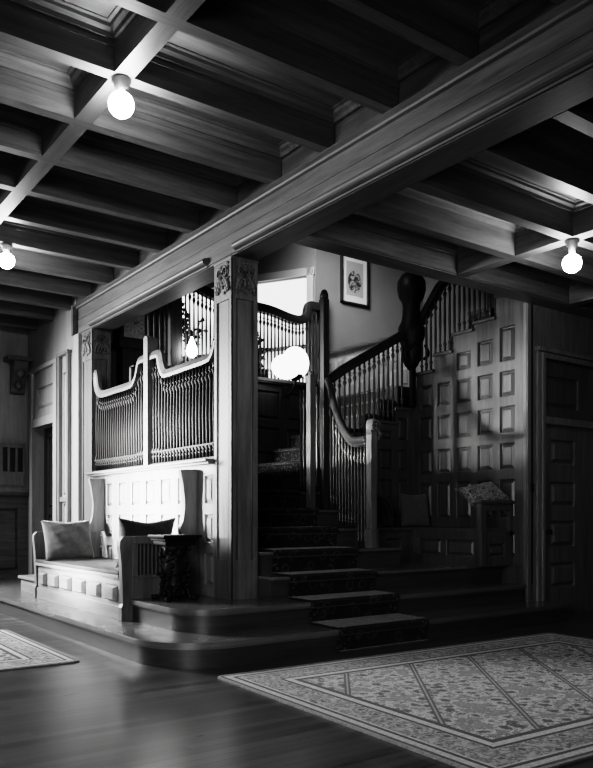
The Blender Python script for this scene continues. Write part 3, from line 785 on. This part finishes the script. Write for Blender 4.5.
for s_ in (-1, 1): m.tube([(6.68 + s_ * (.13 + .05 * math.sin(t * .6)), 6.72 - .01 * t, 3.0 + .022 * t) for t in range(8)], .018, 7)
m.build('carved_finial', CARVED, n3)

# screen of the landing
gy = 8.0
gl = empty('landing_screen', (5.1, gy, 2.76), 'dark baluster screen with swept rail silhouetted before the bright landing window', 'screen')
MB().box(4.03, 4.15, gy - .05, gy + .05, 2.76, 4.3, .006).build('post', DARK, gl)
MB().box(6.22, 6.32, gy - .05, gy + .05, 2.76, 3.93, .006).build('post', DARK, gl)
m = MB().lathe([(.05, 3.93), (.06, 3.95), (.055, 4.0), (.02, 4.03)], 6.27, gy, 12); m.build('finial', DARK, gl)
r4 = smooth([(4.15, 3.93), (4.25, 3.86), (4.4, 3.77), (4.65, 3.70), (5.0, 3.67), (5.4, 3.655), (5.72, 3.60), (5.88, 3.60), (5.97, 3.66), (6.0, 3.77), (6.05, 3.81), (6.23, 3.81)], 4)
MB().sweep(r4, 'y', gy, .09, .11).build('top_rail', DARKX, gl)
MB().box(3.72, 6.24, gy - .04, gy + .04, 2.76, 2.80, .004).build('bottom_rail', DARKX, gl)
MB().box(3.72, 4.03, gy - .04, gy + .04, 3.95, 4.05, .004).build('top_rail', DARKX, gl)
for k in range(37):
    x = 4.18 + k * .0545; spindle(SP_DARK, gl, x, gy, 2.80, interp(r4, x) - .05)
for k in range(4): spindle(SP_DARK, gl, 3.77 + k * .07, gy, 2.80, 3.96)
m = MB().panels(FY(8.05), (3.58, 6.22), (1.54, 2.76), [(3.7 + .5 * i, 4.1 + .5 * i, z0, z1) for i in range(5) for z0, z1 in ((1.85, 2.2), (2.3, 2.66))], .03, .03); m.box(3.58, 6.22, 8.08, 8.10, 1.0, 2.76)
m.box(3.58, 6.20, 7.98, 8.10, 2.745, 2.758)
struct(m.build('wall_landing', DARK))

# back wall, plaster, picture
struct(MB().box(6.21, 8.2, 8.1, 8.2, 0, 5.2).build('wall_back', PLASTER))
m = MB(); sl = lambda x: 3.27 + .32 * (x - 6.45)
m.extr([(6.24, 1.8), (8.2, 1.8), (8.2, sl(8.2) - .03), (6.24, sl(6.24) - .03)], 'y', 8.06, 8.1)
for k in range(9):
    x = 6.30 + k * .2; b_ = x + .13
    for z_ in (0, -.36):
        zz = sl(x) - .12 + z_
        vv = [(x, 8.058, zz - .22), (b_, 8.058, zz - .22), (b_, 8.058, zz + .04), (x, 8.058, zz), (x + .02, 8.045, zz - .20), (b_ - .02, 8.045, zz - .20), (b_ - .02, 8.045, zz + .015), (x + .02, 8.045, zz - .025)]
        m.add(vv, [(0, 1, 5, 4), (1, 2, 6, 5), (2, 3, 7, 6), (3, 0, 4, 7), (4, 5, 6, 7)])
struct(m.build('wall_back_wainscot', wood('oak_window_lit_wainscot', 'z', .45, .65, .45)))  # oak whitened so its colour carries the window light on it
m = MB().sweep([(6.24, sl(6.24)), (8.2, sl(8.2))], 'y', 8.05, .07, .05); struct(m.build('trim_5', WX))
pc = empty('framed_picture', (6.86, 8.08, 3.98), 'dark-framed print with a dark oval sketch and pale mat on the stairway wall', 'picture')
x0, x1, z0, z1 = 6.62, 7.10, 3.97, 4.63
m = MB().box(x0, x1, 8.05, 8.1, z1 - .022, z1, .004).box(x0, x1, 8.05, 8.1, z0, z0 + .022, .004).box(x0, x0 + .022, 8.05, 8.1, z0, z1, .004).box(x1 - .022, x1, 8.05, 8.1, z0, z1, .004); m.build('frame', DARK, pc)
MB().box(x0 + .02, x1 - .02, 8.078, 8.095, z0 + .02, z1 - .02).build('mat', plain('pale_mat_board', .75, .8, .2, .03), pc)
t = NT('sketch_print'); o_ = t.obj(); xx, yy, zz = t.sep(o_)
rr = t.math('SQRT', t.math('ADD', t.math('POWER', t.math('DIVIDE', xx, .12), 2.0), t.math('POWER', t.math('DIVIDE', t.math('SUBTRACT', zz, .19), .15), 2.0)))
blob = t.math('MULTIPLY', t.math('LESS_THAN', rr, 1.0), t.ramp(t.noise(o_, 16, 4, .6, 1.0), [(.4, 0), (.55, 1)]))
MB().box(x0 + .09, x1 - .09, 8.074, 8.079, z0 + .12, z1 - .08).build('print', t.bsdf(t.ramp(blob, [(0, .40), (1, .06)]), .8, .2), pc)

# bay wall with two windows and clock recess
ca, sa = -.5, .866
def FB(u, v, n): # u along the bay wall from the corner, n towards the landing
    return (6.21 + ca * u - sa * n, 8.10 + sa * u + ca * n, v)
m = MB(); wins = [(.12, .95), (1.32, 2.28)]; zb, zt = 2.55, 4.27
segs = [(0, .12), (.95, 1.32), (2.28, 2.55)]
def bxF(m, F, u0, u1, v0, v1, n0, n1):
    m.add([F(u, v, n) for n in (n0, n1) for v in (v0, v1) for u in (u0, u1)], [(0, 2, 3, 1), (4, 5, 7, 6), (0, 1, 5, 4), (2, 6, 7, 3), (0, 4, 6, 2), (1, 3, 7, 5)])
for a, b_ in segs: bxF(m, FB, a, b_, 1.0, 5.2, -.12, 0)
for a, b_ in wins: bxF(m, FB, a, b_, 1.0, zb, -.12, 0); bxF(m, FB, a, b_, zt, 5.2, -.12, 0)
struct(m.build('wall_bay', PLASTER))
for k, (a, b_) in enumerate(wins):
    m = MB()
    for u0, u1, v0, v1 in ((a - .09, a, zb - .1, zt + .1), (b_, b_ + .09, zb - .1, zt + .1), (a - .11, b_ + .11, zt, zt + .1), (a, b_, zb - .1, zb)): bxF(m, FB, u0, u1, v0, v1, -.02, .03)
    bxF(m, FB, a, b_, 3.32, 3.37, -.07, -.03)
    w = struct(m.build('window_%d' % (k + 1), PLASTERL))
    m = MB(); bxF(m, FB, a, b_, zb, zt, -.10, -.095); m.build('window_pane', GLASSG, w)
    m = MB(); bxF(m, FB, a + .01, b_ - .01, 3.78, zt - .01, -.06, -.055); m.build('window_blind', BLIND, w)
m = MB().box(3.5, 4.96, 10.26, 10.36, 1.0, 5.2).box(3.61, 3.66, 9.43, 10.36, 1.0, 5.2); struct(m.build('wall_hall_left', DARK))
struct(MB().box(3.56, 6.2, 8.08, 10.26, 1.6, 1.73).build('floor_bay', STEP))

# longcase clock
ck = empty('longcase_clock', (4.29, 9.55, 1.73), 'dark tall case clock with square dial seen above the settle screen', 'clock')
m = MB().box(4.10, 4.50, 9.45, 9.72, 1.73, 2.15, .01).box(4.15, 4.45, 9.48, 9.70, 2.15, 3.30, .008).box(4.08, 4.52, 9.42, 9.74, 3.28, 3.36, .01).box(4.11, 4.49, 9.46, 9.72, 3.36, 3.86, .008).box(4.07, 4.53, 9.41, 9.75, 3.86, 3.93, .012); m.build('case', DARK, ck)
dl = MB().box(4.155, 4.445, 9.447, 9.46, 3.42, 3.80).build('dial', plain('aged_dial', .4, .5, .4, .3, 20), ck)
m = MB(); cx, cz = 4.30, 3.61
for k in range(32):
    a0 = 2 * PI * k / 32; a1 = 2 * PI * (k + 1) / 32
    m.add([(cx + r * math.cos(a), 9.445, cz + r * math.sin(a)) for r, a in ((.13, a0), (.13, a1), (.09, a1), (.09, a0))], [(0, 1, 2, 3)])
m.build('chapter_ring', plain('pale_ring', .5, .5), dl)
m = MB()
for k in range(12):
    a = k * PI / 6; c_, s_ = math.cos(a), math.sin(a)
    for off in (-.008, .004): m.add([(cx + r * c_ - o2 * s_, 9.443, cz + r * s_ + o2 * c_) for r, o2 in ((.095, off), (.125, off), (.125, off + .005), (.095, off + .005))], [(0, 1, 2, 3)])
m.build('numerals', CARVED, dl)
m = MB(); m.box(cx - .003, cx + .003, 9.438, 9.441, cz - .02, cz + .10); m.add([(cx, 9.439, cz + .006), (cx + .065, 9.439, cz + .03), (cx + .068, 9.439, cz + .022), (cx, 9.439, cz - .006)], [(0, 1, 2, 3)]); m.build('hand', CARVED, dl)

ck.location.x -= .05
# leafy plants silhouetted behind the screen
def plant(x, y, z, label, seed, s=1.0):
    rnd = random.Random(seed)
    p = empty('potted_plant', (x, y, z), label, 'plant')
    MB().lathe([(.07, z), (.10, z + .02), (.12, z + .12), (.13, z + .2), (.115, z + .205), (.10, z + .18)], x, y, 14).build('pot', CARVED, p)
    m = MB(); st_ = MB()
    for k in range(9):
        a = rnd.random() * 2 * PI; L = (.3 + .35 * rnd.random()) * s; br = .12 + .18 * rnd.random()
        pts = [(x + br * math.cos(a) * t * t, y + br * .6 * math.sin(a) * t * t, z + .18 + L * t) for t in [q / 5 for q in range(6)]]
        st_.tube(pts, .006, 5)
        for q in range(5):
            b_ = pts[1 + q]
            for e in range(2):
                aa = rnd.random() * 2 * PI; l = .05 + .04 * rnd.random()
                d = Vector((math.cos(aa), .5 * math.sin(aa), .3 - .7 * rnd.random())).normalized(); w_ = d.cross(Vector((0, 1, .2))).normalized() * l * .35
                c0 = Vector(b_); m.add([c0, c0 + d * l * .5 + w_, c0 + d * l, c0 + d * l * .5 - w_], [(0, 1, 2, 3)])
    st_.build('stem', CARVED, p); f = m.build('foliage', plain('dark_leaf', .03, .5), p)
ws = MB().box(4.2, 5.9, 8.12, 8.36, 2.68, 2.74); ws.box(4.2, 5.9, 8.14, 8.34, 1.73, 2.68)
tag(ws.build('plant_ledge', DARK), 'dark ledge behind the landing screen holding the potted plants', 'shelf')
plant(5.40, 8.24, 2.74, 'dark leafy potted plant silhouetted just right of the square column', 11)
plant(4.45, 8.24, 2.74, 'dark leafy potted plant silhouetted left of the square column', 12, 1.15)

# ------------------------------------------------------------------ lamps
def ceiling_lamp(x, y, zc, zg, label, r=.075):
    l = empty('globe_lamp', (x, y, zg), label, 'ceiling lamp', None)
    m = MB().lathe([(.05, zc), (.058, zc - .008), (.058, zc - .02), (.045, zc - .028), (.045, zc - .05), (.03, zc - .06), (.026, zg + r * .8)], x, y, 20); m.build('ceiling_cap', BRASS, l)
    m = MB().ball((x, y, zg), (r, r, r), 24); m.build('globe', BULB, l); return l
ceiling_lamp(1.87, 4.345, 3.70, 3.545, 'glowing round globe lamp on the ceiling beams at upper left')
ceiling_lamp(5.50, 3.76, 3.33, 3.14, 'glowing round globe lamp on the ceiling beams at right')
ceiling_lamp(2.12, 7.645, 3.70, 3.54, 'glowing globe lamp under the far beams at the left picture edge')
tl = empty('twin_globe_lamp', (5.66, 7.75, 2.80), 'large blazing twin-globe lamp before the landing screen', 'lamp')
MB().ball((5.46, 7.72, 2.91), (.19, .16, .15), 24).build('globe', BULB2, tl)
MB().ball((5.63, 7.76, 2.985), (.18, .15, .20), 24).build('globe', BULB2, tl)
m = MB().tube([(5.62, 7.97, 2.64), (5.62, 7.85, 2.62), (5.62, 7.76, 2.70), (5.62, 7.75, 2.85)], .018, 8); m.lathe([(.03, 2.76), (.09, 2.80), (.10, 2.83)], 5.62, 7.75, 14); m.box(5.57, 5.67, 7.93, 7.955, 2.56, 2.72); m.build('bracket', IRON, tl)
fl = empty('flame_wall_lamp', (4.24, 7.86, 2.86), 'small flame-shaped lit bulb glowing behind the settle screen', 'lamp')
MB().lathe([(.02, 2.90), (.055, 2.93), (.065, 2.97), (.05, 3.03), (.025, 3.09), (.006, 3.14)], 4.24, 7.86, 14).build('bulb', FLAME, fl)
m = MB().tube([(4.24, 7.97, 2.80), (4.24, 7.9, 2.79), (4.24, 7.86, 2.84), (4.24, 7.86, 2.90)], .012, 8); m.box(4.2, 4.28, 7.95, 7.97, 2.76, 2.86); m.build('bracket', IRON, fl)

# ------------------------------------------------------------------ rugs
def rug(name, cx, cy, hx, hy, rot, mat, label):
    m = MB(); r = .05; p = []
    for qx, qy, a0 in ((1, 1, 0), (-1, 1, PI / 2), (-1, -1, PI), (1, -1, 1.5 * PI)):
        for k in range(5):
            a = a0 + k * PI / 8; p.append((qx * (hx - r) + r * math.cos(a), qy * (hy - r) + r * math.sin(a)))
    m.extr(p, 'z', 0, .012); o = m.build(name, mat, org=(0, 0, 0)); o.location = (cx, cy, .001); o.rotation_euler = (0, 0, rot); ORG[o.name] = o.location.copy()
    tag(o, label, 'rug')
    return o
rug('patterned_rug', 4.32, 3.24, 1.74, 1.24, math.radians(-2.2), rug_mat('floral_lattice_rug', 1.74, 1.24, .42, .95), 'large pale floral rug with banded border at the lower right')
rug('patterned_rug', 1.18, 6.60, .92, .98, 0, rug_mat('striped_border_rug', .92, .98, .36, 1.1, False), 'small patterned rug corner showing at the lower left')

# ------------------------------------------------------------------ lights
def area(name, loc, target, sx, sy, power, spread=PI):
    l = bpy.data.lights.new(name, 'AREA'); l.shape = 'RECTANGLE'; l.size = sx; l.size_y = sy; l.energy = power; l.spread = spread
    o = bpy.data.objects.new(name, l); C.objects.link(o); o.location = loc
    o.rotation_euler = (Vector(target) - Vector(loc)).to_track_quat('-Z', 'Y').to_euler(); return o
area('window_light', (.5, 10.5, 2.7), (3.3, 7.4, .7), 1.5, 1.5, 120, math.radians(110))
area('room_fill', (-1.2, 1.0, 1.7), (5.5, 6.0, .6), 2.5, 2.0, 17, math.radians(80))
area('low_sun_patch', (-.6, 8.2, 1.5), (3.46, 7.3, 1.25), .5, .4, 75, math.radians(38))
area('upper_stair_fill', (5.3, 6.9, 4.7), (7.0, 8.1, 3.7), .8, .8, 6, math.radians(75))  # added fill to brighten the picture wall; no skylight known here
w = bpy.data.worlds.new('dim_room'); bpy.context.scene.world = w; w.use_nodes = True
w.node_tree.nodes['Background'].inputs[0].default_value = (1, 1, 1, 1); w.node_tree.nodes['Background'].inputs[1].default_value = .014

# ------------------------------------------------------------------ camera (level view camera with a rising front)
cd = bpy.data.cameras.new('camera'); cam = bpy.data.objects.new('camera', cd); C.objects.link(cam)
F = 774.0; ang = math.radians(53.953)
cd.sensor_fit = 'AUTO'; cd.sensor_width = 36; cd.lens = F / 768 * 36
cd.shift_x = 0; cd.shift_y = (515 - 384) / 768
cam.location = (0, 0, 1.1); cam.rotation_euler = (PI / 2, 0, -(PI / 2 - ang))
cd.clip_start = .05
bpy.context.scene.camera = cam
vs_ = bpy.context.scene.view_settings; vs_.view_transform = 'Filmic'; vs_.look = 'Very High Contrast'; vs_.exposure = 0.75
